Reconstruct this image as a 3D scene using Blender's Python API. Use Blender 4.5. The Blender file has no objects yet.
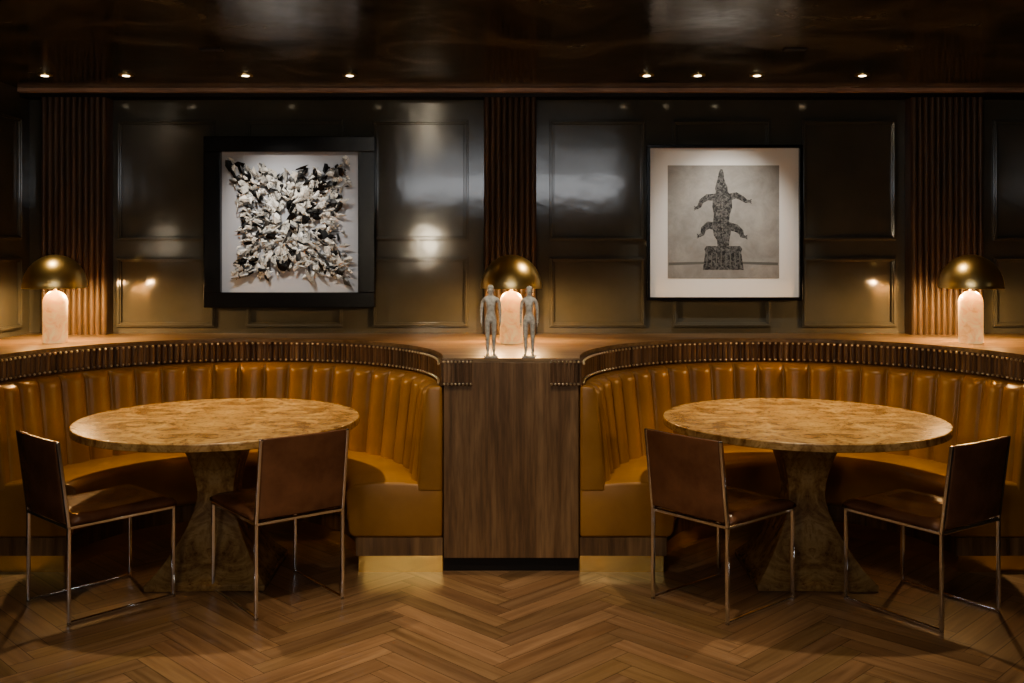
import bpy, bmesh, math, random
from mathutils import Vector, Matrix
random.seed(7)
S=bpy.context.scene
pi=math.pi
try:
    S.view_settings.view_transform='AgX'; S.view_settings.look='AgX - Medium High Contrast'
except Exception: pass

# ---------------------------------------------------------------- materials
def newmat(name):
    m=bpy.data.materials.new(name); m.use_nodes=True
    nt=m.node_tree; b=nt.nodes['Principled BSDF']
    return m,nt,b
def N(nt,t,**k):
    n=nt.nodes.new(t)
    for a,v in k.items(): setattr(n,a,v)
    return n
def ramp(nt,fac,stops):
    r=N(nt,'ShaderNodeValToRGB')
    els=r.color_ramp.elements
    while len(els)<len(stops): els.new(0.5)
    for e,(p,c) in zip(els,stops):
        e.position=p; e.color=(c[0],c[1],c[2],1)
    nt.links.new(fac,r.inputs[0]); return r.outputs[0]
def noise(nt,vec,scale,detail=4,rough=.55,dist=0):
    n=N(nt,'ShaderNodeTexNoise'); n.inputs['Scale'].default_value=scale
    n.inputs['Detail'].default_value=detail; n.inputs['Roughness'].default_value=rough
    n.inputs['Distortion'].default_value=dist
    if vec is not None: nt.links.new(vec,n.inputs['Vector'])
    return n.outputs['Fac']
def coords(nt,scale=(1,1,1),kind='Object',rot=(0,0,0)):
    t=N(nt,'ShaderNodeTexCoord'); mp=N(nt,'ShaderNodeMapping')
    mp.inputs['Scale'].default_value=scale; mp.inputs['Rotation'].default_value=rot
    nt.links.new(t.outputs[kind],mp.inputs[0]); return mp.outputs[0]
def bump(nt,b,h,strength=.2,dist=.01):
    n=N(nt,'ShaderNodeBump'); n.inputs['Strength'].default_value=strength; n.inputs['Distance'].default_value=dist
    nt.links.new(h,n.inputs['Height']); nt.links.new(n.outputs[0],b.inputs['Normal'])
def mixmul(nt,a,bb,f=1.0):
    m=N(nt,'ShaderNodeMix',data_type='RGBA',blend_type='MULTIPLY'); m.inputs[0].default_value=f
    nt.links.new(a,m.inputs[6]); nt.links.new(bb,m.inputs[7]); return m.outputs[2]

def plain(name,col,rough=.5,metal=0,emit=None,es=0):
    m,nt,b=newmat(name); b.inputs['Base Color'].default_value=(*col,1)
    b.inputs['Roughness'].default_value=rough; b.inputs['Metallic'].default_value=metal
    if emit: b.inputs['Emission Color'].default_value=(*emit,1); b.inputs['Emission Strength'].default_value=es
    return m
def wood(name,c1,c2,c3,scale,rough=.4,fine=(1,1,1),kind='Object'):
    m,nt,b=newmat(name)
    v=coords(nt,scale,kind); n=noise(nt,v,1,6,.6,.8)
    c=ramp(nt,n,[(.3,c1),(.5,c2),(.72,c3)])
    v2=coords(nt,tuple(s*6 for s in scale),kind); n2=noise(nt,v2,1,3,.6)
    c2_=ramp(nt,n2,[(.3,(.62,.62,.62)),(.6,(1,1,1))])
    o=mixmul(nt,c,c2_)
    nt.links.new(o,b.inputs['Base Color']); b.inputs['Roughness'].default_value=rough
    bump(nt,b,n2,.15,.002); return m

M={}
M['walnut']=wood('walnut',(.085,.044,.022),(.175,.10,.050),(.28,.17,.09),(11,11,.8),.42)
M['ledge']=wood('ledge_walnut',(.11,.066,.036),(.21,.14,.082),(.34,.235,.14),(2.2,12,12),.33)
M['rib']=wood('ribbed_walnut',(.062,.040,.026),(.115,.076,.050),(.17,.115,.078),(30,30,1.2),.42)
M['band']=wood('zebrano_band',(.06,.032,.016),(.15,.083,.044),(.34,.21,.12),(16,16,1.0),.35)
M['trimwood']=wood('crown_wood',(.34,.22,.165),(.48,.33,.25),(.58,.41,.31),(1,14,14),.5)

m,nt,b=newmat('wall_lacquer')
v=coords(nt,(1,1,1)); n=noise(nt,v,2.2,5)
c=ramp(nt,n,[(.3,(.074,.071,.057)),(.7,(.105,.101,.082))]); nt.links.new(c,b.inputs['Base Color'])
b.inputs['Roughness'].default_value=.10; b.inputs['Specular IOR Level'].default_value=.45
bump(nt,b,noise(nt,coords(nt,(1,1,1)),8,2),.07,.01); M['wall']=m
m,nt,b=newmat('ceiling_lacquer')
v=coords(nt,(1,1,1)); n=noise(nt,v,1.7,8,.65,1.2)
c=ramp(nt,n,[(.3,(.028,.025,.019)),(.5,(.075,.066,.051)),(.72,(.18,.16,.125))]); nt.links.new(c,b.inputs['Base Color'])
r=N(nt,'ShaderNodeMapRange'); r.inputs['From Min'].default_value=.3; r.inputs['From Max'].default_value=.7; r.inputs['To Min'].default_value=.09; r.inputs['To Max'].default_value=.28
nt.links.new(n,r.inputs[0]); nt.links.new(r.outputs[0],b.inputs['Roughness']); b.inputs['Specular IOR Level'].default_value=.6
bump(nt,b,noise(nt,v,5,5),.09,.02); M['ceil']=m

m,nt,b=newmat('amber_leather')
v=coords(nt,(1,1,1)); n=noise(nt,v,5,5)
c=ramp(nt,n,[(.3,(.27,.132,.036)),(.7,(.37,.19,.056))]); nt.links.new(c,b.inputs['Base Color'])
b.inputs['Roughness'].default_value=.36; bump(nt,b,noise(nt,v,140,2),.12,.002); M['leather']=m
m,nt,b=newmat('brown_leather')
v=coords(nt,(1,1,1)); n=noise(nt,v,8,5)
c=ramp(nt,n,[(.3,(.12,.055,.030)),(.7,(.20,.095,.052))]); nt.links.new(c,b.inputs['Base Color'])
b.inputs['Roughness'].default_value=.27; bump(nt,b,noise(nt,v,160,2),.15,.002); M['brleather']=m

def burl(name,k):
    m,nt,b=newmat(name)
    v0=coords(nt,(1,1,1)); ab=N(nt,'ShaderNodeVectorMath',operation='ABSOLUTE'); nt.links.new(v0,ab.inputs[0]); v=ab.outputs[0]
    n=noise(nt,v,3.2,9,.68,2.6)
    c=ramp(nt,n,[(.32,(.15*k,.076*k,.028*k)),(.44,(.36*k,.21*k,.084*k)),(.55,(.54*k,.35*k,.155*k)),(.7,(.64*k,.45*k,.225*k))])
    n2=noise(nt,v,20,6,.7,1.5); c2=ramp(nt,n2,[(.35,(.6,.5,.4)),(.50,(1,1,1))])
    nt.links.new(mixmul(nt,c,c2),b.inputs['Base Color']); b.inputs['Roughness'].default_value=.27
    b.inputs['Coat Weight'].default_value=.3; b.inputs['Coat Roughness'].default_value=.15; M[name]=m
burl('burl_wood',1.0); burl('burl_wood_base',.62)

M['chrome']=plain('chrome',(.92,.94,.97),.13,1)
m,nt,b=newmat('brushed_brass')
b.inputs['Metallic'].default_value=1; b.inputs['Roughness'].default_value=.34
c=ramp(nt,noise(nt,coords(nt,(1,1,1)),6,3),[(.3,(.84,.58,.24)),(.7,(.93,.70,.34))]); nt.links.new(c,b.inputs['Base Color']); M['brass']=m
M['kick']=plain('brass_kickplate',(.95,.68,.27),.22,1)
M['stud']=plain('nail_stud',(.9,.82,.66),.3,1)
M['black']=plain('black_frame',(.006,.006,.007),.22)
M['dark']=plain('dark_recess',(.008,.006,.005),.6)
M['mat']=plain('mat_board',(.82,.80,.76),.7)
M['glow']=plain('bulb_glow',(1,.85,.6),.5,0,(1,.72,.38),30)
M['sconce']=plain('sconce_glow',(1,.85,.6),.5,0,(1,.85,.62),75)
M['spotglow']=plain('downlight_glow',(1,.9,.7),.5,0,(1,.85,.6),10)
m,nt,b=newmat('alabaster')
v=coords(nt,(1,1,1)); n=noise(nt,v,14,6,.6,1); c=ramp(nt,n,[(.35,(.36,.26,.17)),(.6,(.58,.45,.31))])
nt.links.new(c,b.inputs['Base Color']); b.inputs['Roughness'].default_value=.35
ec=ramp(nt,n,[(.35,(.9,.40,.12)),(.6,(1,.62,.28))]); nt.links.new(ec,b.inputs['Emission Color']); b.inputs['Emission Strength'].default_value=.55; M['alab']=m
m,nt,b=newmat('weathered_stone')
n=noise(nt,coords(nt,(1,1,1)),60,5); c=ramp(nt,n,[(.3,(.24,.235,.225)),(.7,(.52,.51,.49))])
nt.links.new(c,b.inputs['Base Color']); b.inputs['Roughness'].default_value=.7; M['stone']=m

m,nt,b=newmat('oak_herringbone')
v=coords(nt,(1.6,26,1),'UV'); n=noise(nt,v,1,6,.6,.5)
c=ramp(nt,n,[(.28,(.135,.076,.040)),(.5,(.225,.136,.076)),(.75,(.31,.20,.118))])
a=N(nt,'ShaderNodeVertexColor',layer_name='pcol')
nt.links.new(mixmul(nt,c,a.outputs[0]),b.inputs['Base Color']); b.inputs['Roughness'].default_value=.34
bump(nt,b,n,.12,.002); M['floor']=m

m,nt,b=newmat('shard_paint')
a=N(nt,'ShaderNodeVertexColor',layer_name='pcol')
n=noise(nt,coords(nt,(1,1,1)),26,6,.7,2); c=ramp(nt,n,[(.40,(.03,.03,.03)),(.45,(.98,.97,.94))])
nt.links.new(mixmul(nt,a.outputs[0],c,.85),b.inputs['Base Color']); b.inputs['Roughness'].default_value=.4; M['shard']=m
M['canvas']=plain('pale_canvas',(.46,.47,.50),.8)
m,nt,b=newmat('print_background')
n=noise(nt,coords(nt,(1,1,1)),7,8,.7,.4); c=ramp(nt,n,[(.25,(.20,.19,.17)),(.75,(.38,.36,.325))])
nt.links.new(c,b.inputs['Base Color']); b.inputs['Roughness'].default_value=.6; M['print']=m
m,nt,b=newmat('print_ink')
n=noise(nt,coords(nt,(1,1,1)),50,5,.7,1); c=ramp(nt,n,[(.42,(.012,.011,.010)),(.75,(.24,.23,.21))])
nt.links.new(c,b.inputs['Base Color']); b.inputs['Roughness'].default_value=.6; M['ink']=m
M['inkmid']=plain('print_grey',(.13,.125,.11),.6)

# ---------------------------------------------------------------- helpers
def obj(name,bm,mats,parent=None,loc=(0,0,0),rot=(0,0,0),smooth=False,bevel=0,seg=2,subs=0):
    me=bpy.data.meshes.new(name); bm.normal_update(); bm.to_mesh(me); bm.free()
    for k in (mats if isinstance(mats,(list,tuple)) else [mats]): me.materials.append(M[k])
    o=bpy.data.objects.new(name,me); S.collection.objects.link(o)
    o.location=loc; o.rotation_euler=rot
    if parent: o.parent=parent
    if smooth:
        for p in me.polygons: p.use_smooth=True
    if bevel:
        md=o.modifiers.new('bev','BEVEL'); md.width=bevel; md.segments=seg; md.limit_method='ANGLE'
    if subs:
        md=o.modifiers.new('sub','SUBSURF'); md.levels=subs; md.render_levels=subs
    return o
def empty(name,loc=(0,0,0),rz=0):
    e=bpy.data.objects.new(name,None); S.collection.objects.link(e); e.location=loc; e.rotation_euler=(0,0,rz)
    e.empty_display_size=.1; return e
def addbox(bm,x0,x1,y0,y1,z0,z1,mi=0):
    vs=[bm.verts.new(p) for p in [(x0,y0,z0),(x1,y0,z0),(x1,y1,z0),(x0,y1,z0),(x0,y0,z1),(x1,y0,z1),(x1,y1,z1),(x0,y1,z1)]]
    for f in [(3,2,1,0),(4,5,6,7),(0,1,5,4),(1,2,6,5),(2,3,7,6),(3,0,4,7)]:
        fa=bm.faces.new([vs[i] for i in f]); fa.material_index=mi
def box(name,b,mat,parent=None,bevel=0,**k):
    bm=bmesh.new(); addbox(bm,*b); return obj(name,bm,mat,parent,bevel=bevel,**k)
def lathe(bm,prof,n=48,cap=True,mi=0,phase=0,c=(0,0)):
    rings=[]
    for r,z in prof:
        rings.append([bm.verts.new((c[0]+r*math.cos(2*pi*i/n+phase),c[1]+r*math.sin(2*pi*i/n+phase),z)) for i in range(n)])
    for a,b in zip(rings,rings[1:]):
        for i in range(n):
            j=(i+1)%n; f=bm.faces.new([a[i],a[j],b[j],b[i]]); f.material_index=mi
    if cap:
        f=bm.faces.new(rings[0][::-1]); f.material_index=mi
        f=bm.faces.new(rings[-1]); f.material_index=mi
def tube(bm,p,q,w=.016,mi=0):
    p=Vector(p);q=Vector(q);d=(q-p).normalized(); p=p-d*w/2;q=q+d*w/2
    up=Vector((1,0,0)) if abs(d.x)<.9 else Vector((0,0,1))
    a=d.cross(up).normalized()*w/2; b=d.cross(a).normalized()*w/2
    vs=[bm.verts.new(x) for x in (p+a+b,p-a+b,p-a-b,p+a-b,q+a+b,q-a+b,q-a-b,q+a-b)]
    for f in [(3,2,1,0),(4,5,6,7),(0,1,5,4),(1,2,6,5),(2,3,7,6),(3,0,4,7)]:
        bm.faces.new([vs[i] for i in f]).material_index=mi
def ringsweep(bm,prof,a0,a1,n,mod=None,closed=True,mi=0,caps=True):
    rows=[]
    for i in range(n+1):
        t=i/n; a=a0+(a1-a0)*t
        rows.append([bm.verts.new(((r+(mod(t,k) if mod else 0))*math.cos(a),(r+(mod(t,k) if mod else 0))*math.sin(a),z)) for k,(r,z) in enumerate(prof)])
    L=len(prof)
    for A,B in zip(rows,rows[1:]):
        for k in range(L if closed else L-1):
            j=(k+1)%L; bm.faces.new([A[k],A[j],B[j],B[k]]).material_index=mi
    if caps and closed:
        bm.faces.new(rows[0][::-1]).material_index=mi; bm.faces.new(rows[-1]).material_index=mi

def fixn(bm): bmesh.ops.recalc_face_normals(bm,faces=bm.faces)

WY=6.33; ZC=2.57; XL=-3.05; XR=3.9; YF=-1.6
CY=4.85; CX=1.455; R=1.125; DV=CX-R; ZL=1.02; ZT=1.04

# ---------------------------------------------------------------- room
bm=bmesh.new(); W=.092; n=7; L=n*W; uv=bm.loops.layers.uv.new('UVMap'); col=bm.loops.layers.color.new('pcol')
c45=math.cos(pi/4)
def rotp(x,y): return (c45*(x-y), c45*(x+y)+2.0)
g=.0009
def plank(x0,x1,y0,y1,horiz):
    cx,cy=rotp((x0+x1)/2,(y0+y1)/2)
    if not(XL-.6<cx<XR+.6 and YF-.6<cy<WY+.6): return
    P=[(x0+g,y0+g),(x1-g,y0+g),(x1-g,y1-g),(x0+g,y1-g)]
    vs=[bm.verts.new((*rotp(*p),0)) for p in P]; f=bm.faces.new(vs)
    k=random.uniform(.84,1.06); t=random.uniform(-.04,.04); cc=(k,k*(1+t*.5),k*(1-abs(t)),1)
    ou,ov=random.random()*50,random.random()*50
    for l,p in zip(f.loops,P):
        u,v=(p[0],p[1]) if horiz else (p[1],p[0])
        l[uv].uv=(u+ou,v+ov); l[col]=cc
for k in range(-95,105):
    for mm in range(-9,10):
        ox=mm*2*L
        plank(k*W+ox,k*W+L+ox,k*W,(k+1)*W,True)
        plank(k*W+ox,(k+1)*W+ox,(k+1)*W,(k+1)*W+L,False)
for co,no in [((XL,0,0),(-1,0,0)),((XR,0,0),(1,0,0)),((0,YF,0),(0,-1,0)),((0,WY,0),(0,1,0))]:
    bmesh.ops.bisect_plane(bm,geom=bm.verts[:]+bm.edges[:]+bm.faces[:],plane_co=co,plane_no=no,clear_outer=True)
addbox(bm,XL,XR,YF,WY,-.1,-.002,1)
obj('floor',bm,['floor','dark'])
box('ceiling',(XL,XR,YF,WY,ZC,ZC+.1),'ceil')
box('wall_back',(XL,XR,WY,WY+.1,0,ZC),'wall')
box('wall_left',(XL-.1,XL,YF,WY,0,ZC),'wall')
box('wall_right',(XR,XR+.1,YF,WY,0,ZC),'wall')
box('wall_front',(XL,XR,YF-.1,YF,0,ZC),'wall')

bm=bmesh.new(); addbox(bm,XL,XR,WY-.16,WY,ZC-.028,ZC)
obj('trim_1',bm,'trimwood',bevel=.004)
bm=bmesh.new(); addbox(bm,XL,XR,WY-.125,WY,ZC-.052,ZC-.029)
obj('trim_4',bm,'dark')
def X(px,s=158): return (px-511)/s
def Z(py,s=158): return 1.555+(252-py)/s
bm=bmesh.new()
def mould(x0,x1,z0,z1,wd=.03,y=WY):
    for k,(o,t) in enumerate([(0,.018),(.009,.027)]):
        w_=wd-2*o
        a0,a1,b0,b1=x0+o,x1-o,z0+o,z1-o
        addbox(bm,a0,a1,y-t,y,b0,b0+w_); addbox(bm,a0,a1,y-t,y,b1-w_,b1)
        addbox(bm,a0,a0+w_,y-t,y,b0+w_,b1-w_); addbox(bm,a1-w_,a1,y-t,y,b0+w_,b1-w_)
for a,b_ in [(117,215),(246,343),(372,468),(549,645),(672,770),(801,895),(992,1090)]:
    mould(X(a),X(b_),Z(241),Z(120)); mould(X(a),X(b_),Z(327),Z(257))
fixn(bm); obj('trim_2',bm,'wall',bevel=.003)
bm=bmesh.new()
def mouldx(y0,y1,z0,z1,wd=.03,x=XL):
    for o,t in [(0,.018),(.009,.027)]:
        w_=wd-2*o;a0,a1,b0,b1=y0+o,y1-o,z0+o,z1-o
        addbox(bm,x,x+t,a0,a1,b0,b0+w_);addbox(bm,x,x+t,a0,a1,b1-w_,b1)
        addbox(bm,x,x+t,a0,a0+w_,b0+w_,b1-w_);addbox(bm,x,x+t,a1-w_,a1,b0+w_,b1-w_)
for yy in (5.45,4.5,3.5,2.5): mouldx(yy,yy+.75,Z(241),Z(120)); mouldx(yy,yy+.75,Z(327),Z(257))
fixn(bm); obj('trim_3',bm,'wall',bevel=.003)

def pilaster(x0,x1):
    e=empty('fluted_pilaster',((x0+x1)/2,WY-.002,ZT)); w=x1-x0; H=ZC-.052-ZT
    nr=round(w/.036); bm=bmesh.new(); pts=[]
    for i in range(nr):
        for k in range(8):
            u=k/8; pts.append((-w/2+(i+u)*w/nr,-.095-.020*math.sin(pi*u)**.6))
    pts.append((w/2,-.095))
    lo=[bm.verts.new((x,y,0)) for x,y in pts]; hi=[bm.verts.new((x,y,H)) for x,y in pts]
    for i in range(len(pts)-1): bm.faces.new([lo[i],lo[i+1],hi[i+1],hi[i]])
    addbox(bm,-w/2,w/2,-.094,0,0,H)
    obj('ribs',bm,'rib',e)
for a,b_ in [(-2.93,-2.52),(-.17,.155),(2.49,2.94)]: pilaster(a,b_)

# ---------------------------------------------------------------- divider + ledge
cab=empty('banquette_cabinet',(0,CY,0))
bd=DV-.002
box('body',(-bd,bd,0,.6,.07,ZL),'walnut',cab,bevel=.003)
box('plinth',(-bd,bd,.03,.6,0,.07),'dark',cab)
bm=bmesh.new()
pts=[(XL+.004,0),(-CX-R,0)]
for s_ in (-1,1):
    for i in range(0,97):
        a=pi-pi*i/96; pts.append((s_*CX+(R-.004)*math.cos(a),(R-.004)*math.sin(a)))
pts+= [(CX+R,0),(XR-.004,0)]
yb=WY-CY-.003
for (x0,y0),(x1,y1) in zip(pts,pts[1:]):
    if x1-x0<1e-5: continue
    v=[bm.verts.new(p) for p in [(x0,y0,ZL),(x1,y1,ZL),(x1,yb,ZL),(x0,yb,ZL),(x0,y0,ZT),(x1,y1,ZT),(x1,yb,ZT),(x0,yb,ZT)]]
    for f in [(3,2,1,0),(4,5,6,7),(0,1,5,4),(2,3,7,6)]: bm.faces.new([v[i] for i in f])
bmesh.ops.remove_doubles(bm,verts=bm.verts,dist=1e-4)
obj('ledge_top',bm,'ledge',cab)
bm=bmesh.new()
for s_ in (-1,1):
    x0,x1=(.19,DV) if s_>0 else (-DV,-.19)
    addbox(bm,x0,x1,-.012,0,.91,ZL+.012)
    for i in range(7):
        xa=x0+(x1-x0)*(i+.5)/7
        addbox(bm,xa-.006,xa+.006,-.020,-.012,.922,ZL)
obj('ribbed_end_blocks',bm,'band',cab,bevel=.002)
bm=bmesh.new()
for s_ in (-1,1):
    for i in range(8):
        for z in (.916,ZL+.004):
            bmesh.ops.create_icosphere(bm,subdivisions=2,radius=.0065,matrix=Matrix.Translation((s_*(.195+i*.0185),-.016,z)))
obj('end_studs',bm,'stud',cab,smooth=True)

# ---------------------------------------------------------------- booths
def booth(cx):
    e=empty('banquette_booth',(cx,CY,0))
    bm=bmesh.new(); ringsweep(bm,[(R,.0),(R+.02,.0),(R+.02,ZL-.001),(R,ZL-.001)],.03,pi-.03,96); fixn(bm)
    obj('shell',bm,'walnut',e,smooth=False)
    bm=bmesh.new(); nr=104
    def md(t,k): return (-.010*abs(math.sin(pi*nr*t))**.6) if k in(0,3) else 0
    ringsweep(bm,[(R-.008,.905),(R-.001,.905),(R-.001,ZL-.001),(R-.008,ZL-.001)],0,pi,nr*6,md); fixn(bm)
    obj('ribbed_band',bm,'band',e)
    bm=bmesh.new()
    for i in range(nr):
        a=pi*(i+.5)/nr
        for z in (.916,ZL-.008):
            bmesh.ops.create_icosphere(bm,subdivisions=2,radius=.007,matrix=Matrix.Translation(((R-.024)*math.cos(a),(R-.024)*math.sin(a),z)))
    obj('studs',bm,'stud',e,smooth=True)
    NC=22; bm=bmesh.new()
    prof=[(R-.002,.38),(.995,.38)]+[(.995+.05*t,.40+.44*t) for t in [i/8 for i in range(9)]]
    for i in range(1,8):
        a=pi/2*i/8; prof.append((1.045+.045*(1-math.cos(a)),.84+.06*math.sin(a)))
    prof+=[(1.095,.902),(R-.002,.902)]
    nf=len(prof)
    def mdc(t,k):
        if k<1 or k>nf-2: return 0
        u=(t*NC)%1.0
        if t>=1: u=0
        sc=1 if k<nf-6 else max(0,(nf-1-k)/6)
        return (.014-.046*math.sqrt(max(0,1-(2*u-1)**2))**.9)*sc
    ringsweep(bm,prof,.045,pi-.045,NC*14,mdc); fixn(bm)
    obj('channel_back',bm,'leather',e,smooth=True)
    for s_ in (-1,1):
        bm=bmesh.new()
        P=[(.995,.39),(R-.003,.39),(R-.003,.905),(1.05,.905),(1.035,.87)]
        A=[bm.verts.new((s_*r,-.005,z)) for r,z in P]; B=[bm.verts.new((s_*r,.075,z)) for r,z in P]
        bm.faces.new(A); bm.faces.new(B[::-1])
        for i in range(5): bm.faces.new([A[i],B[i],B[(i+1)%5],A[(i+1)%5]])
        fixn(bm); obj('end_panel',bm,'leather',e,smooth=True,bevel=.018,seg=4)
    bm=bmesh.new()
    prof=[(R-.003,.17),(.69,.17),(.665,.19),(.66,.25),(.652,.34),(.65,.385),(.665,.412),(.70,.425),(.8,.437),(.92,.437),(1.06,.425),(R-.003,.41)]
    ringsweep(bm,prof,0,pi,96); fixn(bm)
    obj('seat',bm,'leather',e,smooth=True,bevel=.014,seg=3)
    bm=bmesh.new(); ringsweep(bm,[(R-.003,.08),(.70,.08),(.70,.169),(R-.003,.169)],0.006,pi-.006,72); fixn(bm)
    obj('wood_base',bm,'walnut',e)
    bm=bmesh.new(); ringsweep(bm,[(R-.003,.0),(.715,.0),(.715,.079),(R-.003,.079)],0.01,pi-.01,72); fixn(bm)
    obj('brass_kick',bm,'kick',e)
    bm=bmesh.new()
    ringsweep(bm,[(.658+.005*math.cos(a),.385+.005*math.sin(a)) for a in [k*pi/3 for k in range(6)]],0,pi,96)
    fixn(bm); obj('piping',bm,'leather',e,smooth=True)
booth(-CX); booth(CX)

# ---------------------------------------------------------------- tables
def table(cx,rz):
    e=empty('pedestal_table',(cx,CY,0),rz)
    bm=bmesh.new(); lathe(bm,[(.655,.712),(.67,.716),(.67,.746),(.666,.75)],128)
    obj('round_top',bm,'burl_wood',e,bevel=.002)
    bm=bmesh.new()
    prof=[(.275,0),(.275,.028),(.262,.040),(.222,.085),(.185,.14),(.150,.20),(.122,.26),(.10,.32),(.088,.37),(.085,.41),(.090,.46),(.103,.52),(.122,.585),(.146,.65),(.17,.712)]
    lathe(bm,[(h*2**.5,z) for h,z in prof],4,phase=pi/4); obj('hourglass_pedestal',bm,'burl_wood_base',e,bevel=.004)
table(-1.413,.03); table(1.413,-.03)

# ---------------------------------------------------------------- chairs
def chair(x,y,ang):
    e=empty('dining_chair',(x,y,0),math.radians(ang)-pi/2)
    w,d=.205,.235; hs=.405; bm=bmesh.new(); t=.015; HB=.762
    for s_ in (-1,1):
        xx=s_*w
        tube(bm,(xx,-d,t/2),(xx,d,t/2),t); tube(bm,(xx,-d,t/2),(xx,-d,hs),t); tube(bm,(xx,d,t/2),(xx,d,hs),t)
        tube(bm,(xx,-d,hs),(xx,d,hs),t)
        tube(bm,(xx,-d,hs),(xx,-d-.045,HB),t)
    tube(bm,(-w,d,hs),(w,d,hs),t); tube(bm,(-w,-d,hs),(w,-d,hs),t); tube(bm,(-w,-d-.045,HB),(w,-d-.045,HB),t*.8)
    obj('chrome_frame',bm,'chrome',e,bevel=.003)
    bm=bmesh.new(); nx,ny=12,12; ww=w+.012
    top=[[None]*(ny+1) for _ in range(nx+1)]; bot=[[None]*(ny+1) for _ in range(nx+1)]
    for i in range(nx+1):
        for j in range(ny+1):
            u=i/nx*2-1; v=j/ny*2-1
            sag=.012*(1-u*u)*(1-v*v)+.003*math.sin(u*5+v*2)*(1-v*v)
            edge=.012*max(0,(abs(u)-.85)/.15)**2+.012*max(0,(abs(v)-.85)/.15)**2
            yy=v*(d-.0)+.012
            top[i][j]=bm.verts.new((u*ww,yy,hs+.047-sag-edge)); bot[i][j]=bm.verts.new((u*ww,yy,hs+.010))
    for i in range(nx):
        for j in range(ny):
            bm.faces.new([top[i][j],top[i+1][j],top[i+1][j+1],top[i][j+1]]); bm.faces.new([bot[i][j],bot[i][j+1],bot[i+1][j+1],bot[i+1][j]])
    for i in range(nx):
        bm.faces.new([bot[i][0],bot[i+1][0],top[i+1][0],top[i][0]]); bm.faces.new([bot[i+1][ny],bot[i][ny],top[i][ny],top[i+1][ny]])
    for j in range(ny):
        bm.faces.new([bot[0][j+1],bot[0][j],top[0][j],top[0][j+1]]); bm.faces.new([bot[nx][j],bot[nx][j+1],top[nx][j+1],top[nx][j]])
    obj('seat_cushion',bm,'brleather',e,smooth=True)
    bm=bmesh.new(); nx,nz=14,10; bw=w-.009
    F=[[None]*(nz+1) for _ in range(nx+1)]; B=[[None]*(nz+1) for _ in range(nx+1)]
    for i in range(nx+1):
        for j in range(nz+1):
            u=i/nx*2-1; v=j/nz; z=.425+v*(HB+.008-.425)
            yc=-d-.045*(z-hs)/(HB-hs); bow=-.012*(1-u*u)
            F[i][j]=bm.verts.new((u*bw,yc+bow+.011,z)); B[i][j]=bm.verts.new((u*bw,yc+bow-.011,z))
    for i in range(nx):
        for j in range(nz):
            bm.faces.new([F[i][j],F[i][j+1],F[i+1][j+1],F[i+1][j]]); bm.faces.new([B[i][j],B[i+1][j],B[i+1][j+1],B[i][j+1]])
        bm.faces.new([F[i][nz],B[i][nz],B[i+1][nz],F[i+1][nz]]); bm.faces.new([F[i][0],F[i+1][0],B[i+1][0],B[i][0]])
    for j in range(nz):
        bm.faces.new([F[0][j],B[0][j],B[0][j+1],F[0][j+1]]); bm.faces.new([F[nx][j],F[nx][j+1],B[nx][j+1],B[nx][j]])
    fixn(bm); obj('back_sling',bm,'brleather',e,smooth=True,bevel=.004)
chair(-1.835,4.48,47.4); chair(-1.062,4.535,128.3); chair(.948,4.48,40.6); chair(1.80,4.395,123.5)

# ---------------------------------------------------------------- lamps
LAMP=20
def lamp(x,y):
    e=empty('table_lamp',(x,y,ZT))
    bm=bmesh.new()
    prof=[(.062,0),(.066,.004),(.066,.23)]+[(.066*math.cos(a),.23+.066*math.sin(a)) for a in [pi/2*k/8 for k in range(1,8)]]+[(.004,.296)]
    lathe(bm,prof,40); obj('alabaster_column',bm,'alab',e,smooth=True)
    bm=bmesh.new(); lathe(bm,[(.006,.290),(.006,.497)],12); lathe(bm,[(.02,.40),(.02,.42)],16)
    obj('stem',bm,'brass',e,smooth=False)
    bm=bmesh.new()
    RR=.172; outer=[]; inner=[]
    for k in range(0,17):
        a=pi/2*k/16; outer.append((max(RR*math.cos(a),.0015),.315+.185*math.sin(a))); inner.append((max((RR-.005)*math.cos(a),.001),.315+.180*math.sin(a)))
    lathe(bm,inner[::-1]+[(RR-.003,.311),(RR+.002,.311)]+outer,64,cap=False)
    fixn(bm); obj('brass_dome_shade',bm,'brass',e,smooth=True)
    for dx in (-.09,.09):
        bm=bmesh.new(); bmesh.ops.create_uvsphere(bm,u_segments=16,v_segments=10,radius=.016,matrix=Matrix.Translation((dx,0,.365)))
        tube(bm,(dx,0,.38),(0,0,.41),.008)
        obj('bulb',bm,'glow',e,smooth=True)
    ld=bpy.data.lights.new('lamp_light','POINT'); ld.energy=LAMP; ld.color=(1,.62,.28); ld.shadow_soft_size=.015
    for dx in (-.1,.1):
        lo=bpy.data.objects.new('lamp_light',ld); S.collection.objects.link(lo); lo.parent=e; lo.location=(dx,.085,.316)
lamp(0,5.65); lamp(-2.59,5.68); lamp(2.60,5.66)

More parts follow.
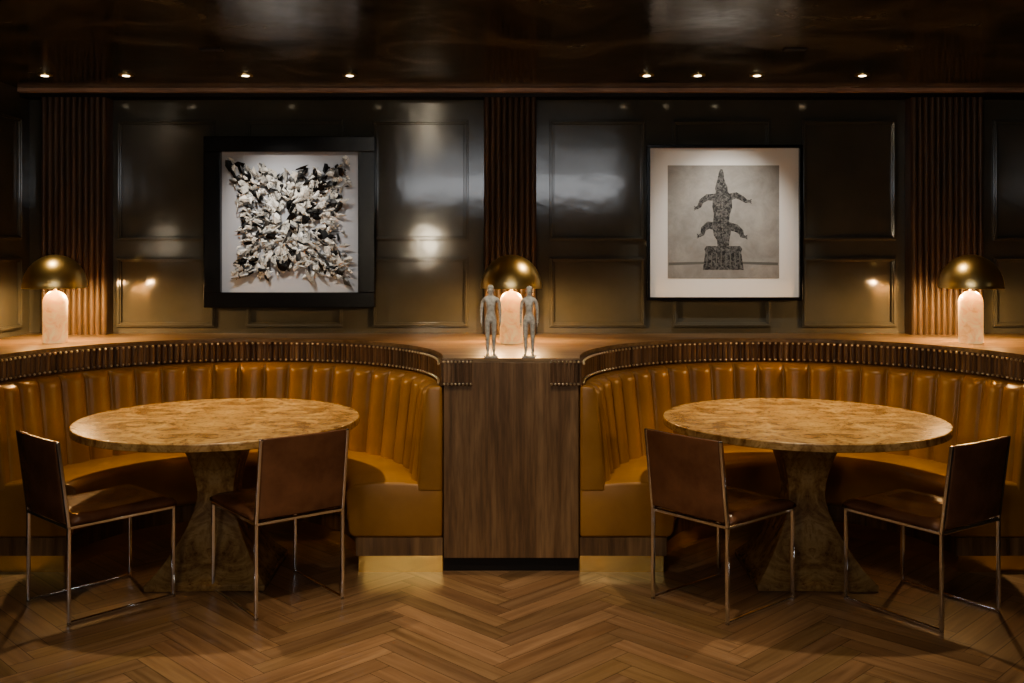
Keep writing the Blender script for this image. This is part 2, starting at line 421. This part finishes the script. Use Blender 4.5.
# ---------------------------------------------------------------- figurines
def figurine(x,y,rz,male):
    e=empty('human_figurine',(x,y,ZT),rz); H=.345 if male else .34
    k=H/1.78
    sh=.19 if male else .165; hp=.085 if male else .095
    V=[];E=[];Rr=[]
    def add(p,r,par=None):
        V.append(tuple(c*k for c in p)); Rr.append(r*k)
        if par is not None: E.append((par,len(V)-1))
        return len(V)-1
    pel=add((0,0,.96),.115 if male else .12); wa=add((0,0,1.10),.10 if male else .085,pel); ch=add((0,-.01,1.30),.135 if male else .115,wa)
    ub=add((0,0,1.43),.10,ch); nk=add((0,0,1.52),.052,ub); h1=add((0,-.012,1.62),.082,nk); h2=add((0,-.005,1.72),.072,h1)
    hands=[]
    for s_ in (-1,1):
        a=add((s_*sh*.75,0,1.43),.062,ub); b_=add((s_*(sh+.02),0,1.38),.052,a); c_=add((s_*(sh+.045),.01,1.13),.040,b_); d_=add((s_*(sh+.05),-.03,.90),.027,c_)
        h_=add((s_*(sh+.05),-.035,.83),.030,d_); hands.append((s_,V[h_]))
        q=add((s_*hp,0,.90),.092,pel); kn=add((s_*(hp-.005),-.01,.50),.058,q); cf=add((s_*(hp-.005),.015,.33),.054,kn); an=add((s_*(hp-.008),.01,.09),.034,cf)
        ft=add((s_*(hp),-.05,.04),.036,an); add((s_*(hp+.015),-.14,.028),.026,ft)
    me=bpy.data.meshes.new('body'); me.from_pydata(V,E,[]); me.materials.append(M['stone'])
    o=bpy.data.objects.new('body',me); S.collection.objects.link(o); o.parent=e; o.location=(0,0,.008)
    sk=o.modifiers.new('skin','SKIN'); sk.use_smooth_shade=True
    for i,sv in enumerate(me.skin_vertices[0].data): sv.radius=(Rr[i],Rr[i]*(.8 if i<4 else 1)); sv.use_root=(i==0)
    ss=o.modifiers.new('sub','SUBSURF'); ss.levels=2; ss.render_levels=2
    bm=bmesh.new()
    for p,r,sc in [((0,-.10,1.645),.016,(1,1.2,1.6)),((0,-.092,1.60),.018,(1.4,.5,.4)),((-.085,0,1.65),.02,(.5,1,1.6)),((.085,0,1.65),.02,(.5,1,1.6)),
                   ((-.03,-.085,1.672),.012,(1,.6,.7)),((.03,-.085,1.672),.012,(1,.6,.7)),((0,.02,1.715),.085,(1,1,.9))]:
        bmesh.ops.create_uvsphere(bm,u_segments=10,v_segments=8,radius=r*k,matrix=Matrix.Translation(Vector(p)*k)@Matrix.Diagonal((*sc,1)))
    for s_,hp_ in hands:
        hx,hy,hz=hp_[0]/k,hp_[1]/k,hp_[2]/k
        for i,l in enumerate((.065,.08,.085,.072)):
            yy=hy-.028+i*.018
            for (za,zb,r0,r1) in [(hz-.01,hz-.01-l*.6,.0095,.0085),(hz-.01-l*.6,hz-.01-l,.0085,.006)]:
                bmesh.ops.create_cone(bm,segments=8,cap_ends=True,radius1=r1*k,radius2=r0*k,depth=abs(za-zb)*k,matrix=Matrix.Translation(Vector((hx-s_*(.004 if zb>hz-.05 else .01),yy,(za+zb)/2))*k))
        bmesh.ops.create_cone(bm,segments=8,cap_ends=True,radius1=.007*k,radius2=.011*k,depth=.06*k,matrix=Matrix.Translation(Vector((hx,hy-.04,hz-.01))*k)@Matrix.Rotation(-.5,4,'X'))
    obj('details',bm,'stone',e,loc=(0,0,.008),smooth=True)
    box('plinth',(-.032,.032,-.036,.022,0,.009),'stone',e,bevel=.001)
figurine(-.100,4.89,.1,True); figurine(.088,4.89,-.1,False)

# ---------------------------------------------------------------- art 1
s=160
def AX(px): return (px-511)/s
def AZ(py): return 1.555+(252-py)/s
AY=WY-.029
e=empty('framed_abstract_artwork',(AX(289),AY,AZ(222)))
hw=.535; bm=bmesh.new()
fw=.105
addbox(bm,-hw,hw,-.06,0,-hw,-hw+fw-.01);addbox(bm,-hw,hw,-.06,0,hw-fw+.01,hw);addbox(bm,-hw,-hw+fw,-.06,0,-hw+fw-.01,hw-fw+.01);addbox(bm,hw-fw,hw,-.06,0,-hw+fw-.01,hw-fw+.01)
obj('frame',bm,'black',e,bevel=.004)
box('canvas',(-hw+.09,hw-.09,-.02,0,-hw+.09,hw-.09),'canvas',e)
bm=bmesh.new(); col=bm.loops.layers.color.new('pcol')
cnt=0
while cnt<900:
    u=random.uniform(-1,1);v=random.uniform(-1,1); au,av=abs(u),abs(v)
    d_=min(au,av)/max(au,av,1e-3)
    lim=.78+.17*d_**2+random.uniform(-.10,.04)
    if max(au,av)>lim: continue
    cnt+=1
    cx,cz=u*.415,v*.415; th=math.atan2(v,u)+random.gauss(0,.7)
    L_=random.uniform(.012,.056); w_=L_*random.uniform(.22,.65)
    y0=-.024-random.random()*.03
    npt=random.randint(4,7); tx,tz=random.uniform(-.4,.4),random.uniform(-.4,.4)
    ring=[]
    for k in range(npt):
        a=2*pi*k/npt+random.uniform(-.35,.35); rr=random.uniform(.55,1.2)
        px,pz=L_*rr*math.cos(a),w_*rr*math.sin(a)
        qx,qz=px*math.cos(th)-pz*math.sin(th),px*math.sin(th)+pz*math.cos(th)
        yy=min(-.0215,y0+qx*tx+qz*tz+random.uniform(-.004,.004))
        ring.append(bm.verts.new((cx+qx,yy,cz+qz)))
    ce=bm.verts.new((cx,y0-.008,cz))
    g0=random.choice([1,1,.97,.92,.85,.95,.9,.7,.015,.02,.03,.30])
    for k in range(npt):
        f=bm.faces.new([ring[k],ring[(k+1)%npt],ce]); gg=g0*random.uniform(.7,1)
        for l in f.loops: l[col]=(gg,gg*.985,gg*.955,1)
obj('shard_relief',bm,'shard',e)

# art 2
e=empty('framed_crocodile_print',(AX(725),AY,AZ(222.5)))
hw=.488; bm=bmesh.new(); fw=.02
addbox(bm,-hw,hw,-.04,0,-hw,-hw+fw);addbox(bm,-hw,hw,-.04,0,hw-fw,hw);addbox(bm,-hw,-hw+fw,-.04,0,-hw+fw,hw-fw);addbox(bm,hw-fw,hw,-.04,0,-hw+fw,hw-fw)
obj('frame',bm,'black',e,bevel=.003)
box('mat_board',(-hw+.01,hw-.01,-.015,0,-hw+.01,hw-.01),'mat',e)
box('print_sheet',(-.355,.345,-.017,-.0151,-.350,.360),'print',e)
def Q(p): return ((p[0]-725)/s,(222.5-p[1])/s)
bm=bmesh.new()
def blob(cx,cy,rx,ry,y,mi=0,n=20,ang=0):
    vs=[]
    for i in range(n):
        a=2*pi*i/n; px,py=rx*math.cos(a),ry*math.sin(a)
        q=Q((cx+px*math.cos(ang)-py*math.sin(ang),cy+px*math.sin(ang)+py*math.cos(ang))); vs.append(bm.verts.new((q[0],y,q[1])))
    f=bm.faces.new(vs); f.material_index=mi
def limb(pts,y,mi=0):
    A=[];B=[]
    for i,(x,yy,w_) in enumerate(pts):
        p0=pts[max(0,i-1)]; p1=pts[min(len(pts)-1,i+1)]
        d=Vector((p1[0]-p0[0],p1[1]-p0[1])).normalized(); nn=Vector((-d.y,d.x))*w_
        a=Q((x+nn.x,yy+nn.y)); b_=Q((x-nn.x,yy-nn.y))
        A.append(bm.verts.new((a[0],y,a[1]))); B.append(bm.verts.new((b_[0],y,b_[1])))
    for i in range(len(pts)-1):
        f=bm.faces.new([A[i],A[i+1],B[i+1],B[i]]); f.material_index=mi
Y0=-.0176
limb([(722,169,1.2),(722,173,2.6),(721.6,178,3.2),(721.6,182,4.4),(722,187,6.2),(722.5,191,6.0),(723,195,7.4),(723,200,9.6),(723,207,10),(722.5,214,8.0),(722,221,8.0),(722.5,228,9.0),(723,234,8.6),(724,240,6.2),(724,248,5.6)],Y0)
limb([(716,197,3.6),(708,197,3.2),(702,201,2.5),(700,206,2.0),(697,208,1.4)],Y0-.0003)
limb([(729,197,3.6),(737,195,3.2),(743,198,2.5),(747,201,2.0),(750,201,1.4)],Y0-.0003)
limb([(717,226,4.2),(709,225,3.8),(704,229,2.8),(703,234,2.1),(700,236,1.3)],Y0-.0003)
limb([(729,226,4.2),(737,228,3.8),(742,232,2.8),(743,236,2.1),(746,237,1.3)],Y0-.0003)
for cx,cy,dx in [(697,208,-1),(750,201,1),(700,236,-1),(746,237,1)]:
    for k in (-1,0,1): limb([(cx,cy,.9),(cx+dx*2.4,cy+k*2.2,.35)],Y0-.0005)
for k in range(8):
    for q in (-1,0,1): blob(723+q*4.0+random.uniform(-.6,.6),200+k*5+random.uniform(-.6,.6),.7,1.2,Y0-.0006,1,8)
blob(719.4,184,.8,1.1,Y0-.0006,1,8); blob(724.4,184,.8,1.1,Y0-.0006,1,8)
limb([(724,246,17),(724,249,19),(724,252,18),(724,262,19.4),(724,270,20.5)],Y0-.0001)
for k in range(8): limb([(708+k*4.6,253,.5),(707.4+k*4.8,266,.5)],Y0-.0006,1)
limb([(669,264,1.4),(705,263,1.2),(724,263,1.2),(744,263,1.2),(779,264,1.4)],-.0173,1)
bm.normal_update()
for f in bm.faces:
    if f.normal.y>0: f.normal_flip()
obj('crocodile_image',bm,['ink','inkmid'],e)

# ---------------------------------------------------------------- ceiling fixtures
def spot(loc,target,energy,size,blend=.6,col=(1,.78,.52),rad=.03,name='spot'):
    ld=bpy.data.lights.new(name,'SPOT'); ld.energy=energy; ld.spot_size=math.radians(size); ld.spot_blend=blend; ld.color=col; ld.shadow_soft_size=rad
    o=bpy.data.objects.new(name,ld); S.collection.objects.link(o); o.location=loc
    o.rotation_euler=(Vector(target)-Vector(loc)).to_track_quat('-Z','Y').to_euler(); return o
def fixture(x,y,sq=False):
    e=empty('recessed_downlight',(x,y,ZC)); bm=bmesh.new()
    if sq: addbox(bm,-.055,.055,-.03,.03,-.006,0)
    else: lathe(bm,[(.042,0),(.042,-.005),(.032,-.006)],24)
    fixn(bm); obj('trim_ring',bm,'dark' if sq else 'brass',e)
    bm=bmesh.new(); lathe(bm,[(.014 if sq else .020,-.0075),(.014 if sq else .020,-.0062)],16); obj('lens',bm,'dark' if sq else 'spotglow',e)
for px in (46,127,246,350,646,697,756,861): fixture((px-511)/174,5.73)
fixture(-1.5,5.0,True); fixture(1.42,5.0,True)
WC=(1,.95,.88)
spot((-1.53,5.50,ZC-.03),(-1.42,6.3,1.6),60,58,1,WC); spot((-.93,5.62,ZC-.03),(-1.2,6.3,1.7),9,60,1,WC)
spot((1.40,5.50,ZC-.03),(1.35,6.3,1.6),54,58,1,WC); spot((1.06,5.62,ZC-.03),(1.2,6.3,1.7),9,60,1,WC)
for (sx,tx) in [(-2.67,-2.60),(.77,.02),(2.01,2.58)]:
    spot((sx,5.50,ZC-.03),(tx,5.62,1.45),26 if abs(tx)>1 else 34,34,1,(1,.82,.55),.04)
TC=(1,.80,.52)
spot((-1.5,5.0,ZC-.03),(-1.36,4.9,0),205,70,1,TC); spot((1.42,5.0,ZC-.03),(1.50,4.9,0),205,70,1,TC)
for x,y,en in [(-.5,3.2,165),(.35,3.3,110),(-1.6,3.3,26),(1.7,3.3,20)]:
    fixture(x,y); spot((x,y,ZC-.03),(x*.85,y+.28,0),en,72,1,(1,.80,.56))
fixture(0,3.85); spot((0,3.85,ZC-.03),(0,5.0,.8),85,46,1,(1,.84,.62))
e=empty('added_fill_panel',(0,-.3,ZC))  # unseen panel added behind the camera to carry a soft fill light
box('fill_housing',(-1.5,1.5,-.3,.3,-.03,0),'black',e)
ld=bpy.data.lights.new('added_fill_light','AREA'); ld.shape='RECTANGLE'; ld.size=2.8; ld.size_y=.5; ld.energy=38; ld.color=(.93,.96,1)  # added cool fill that brightens chair backs and walls
lo=bpy.data.objects.new('added_fill_light',ld); S.collection.objects.link(lo); lo.parent=e; lo.location=(0,0,-.12); lo.rotation_euler=(math.radians(62),0,0)

# glowing sconce on the wall behind the viewer (seen mirrored in the lacquer)
e=empty('wall_sconce',(-1.19,YF,1.70)); 
box('backplate',(-.09,.09,0,.02,-.15,.15),'brass',e,bevel=.004); box('shade',(-.11,.11,.02,.10,-.20,.20),'sconce',e,bevel=.02)

w=bpy.data.worlds.new('w'); S.world=w; w.use_nodes=True
w.node_tree.nodes['Background'].inputs[0].default_value=(.05,.045,.04,1); w.node_tree.nodes['Background'].inputs[1].default_value=.3

cam=bpy.data.cameras.new('cam'); co=bpy.data.objects.new('camera',cam); S.collection.objects.link(co)
co.location=(.004,0,1.555); co.rotation_euler=(pi/2,0,0); cam.sensor_width=36; cam.lens=35.16; cam.shift_y=-.0874
S.camera=co
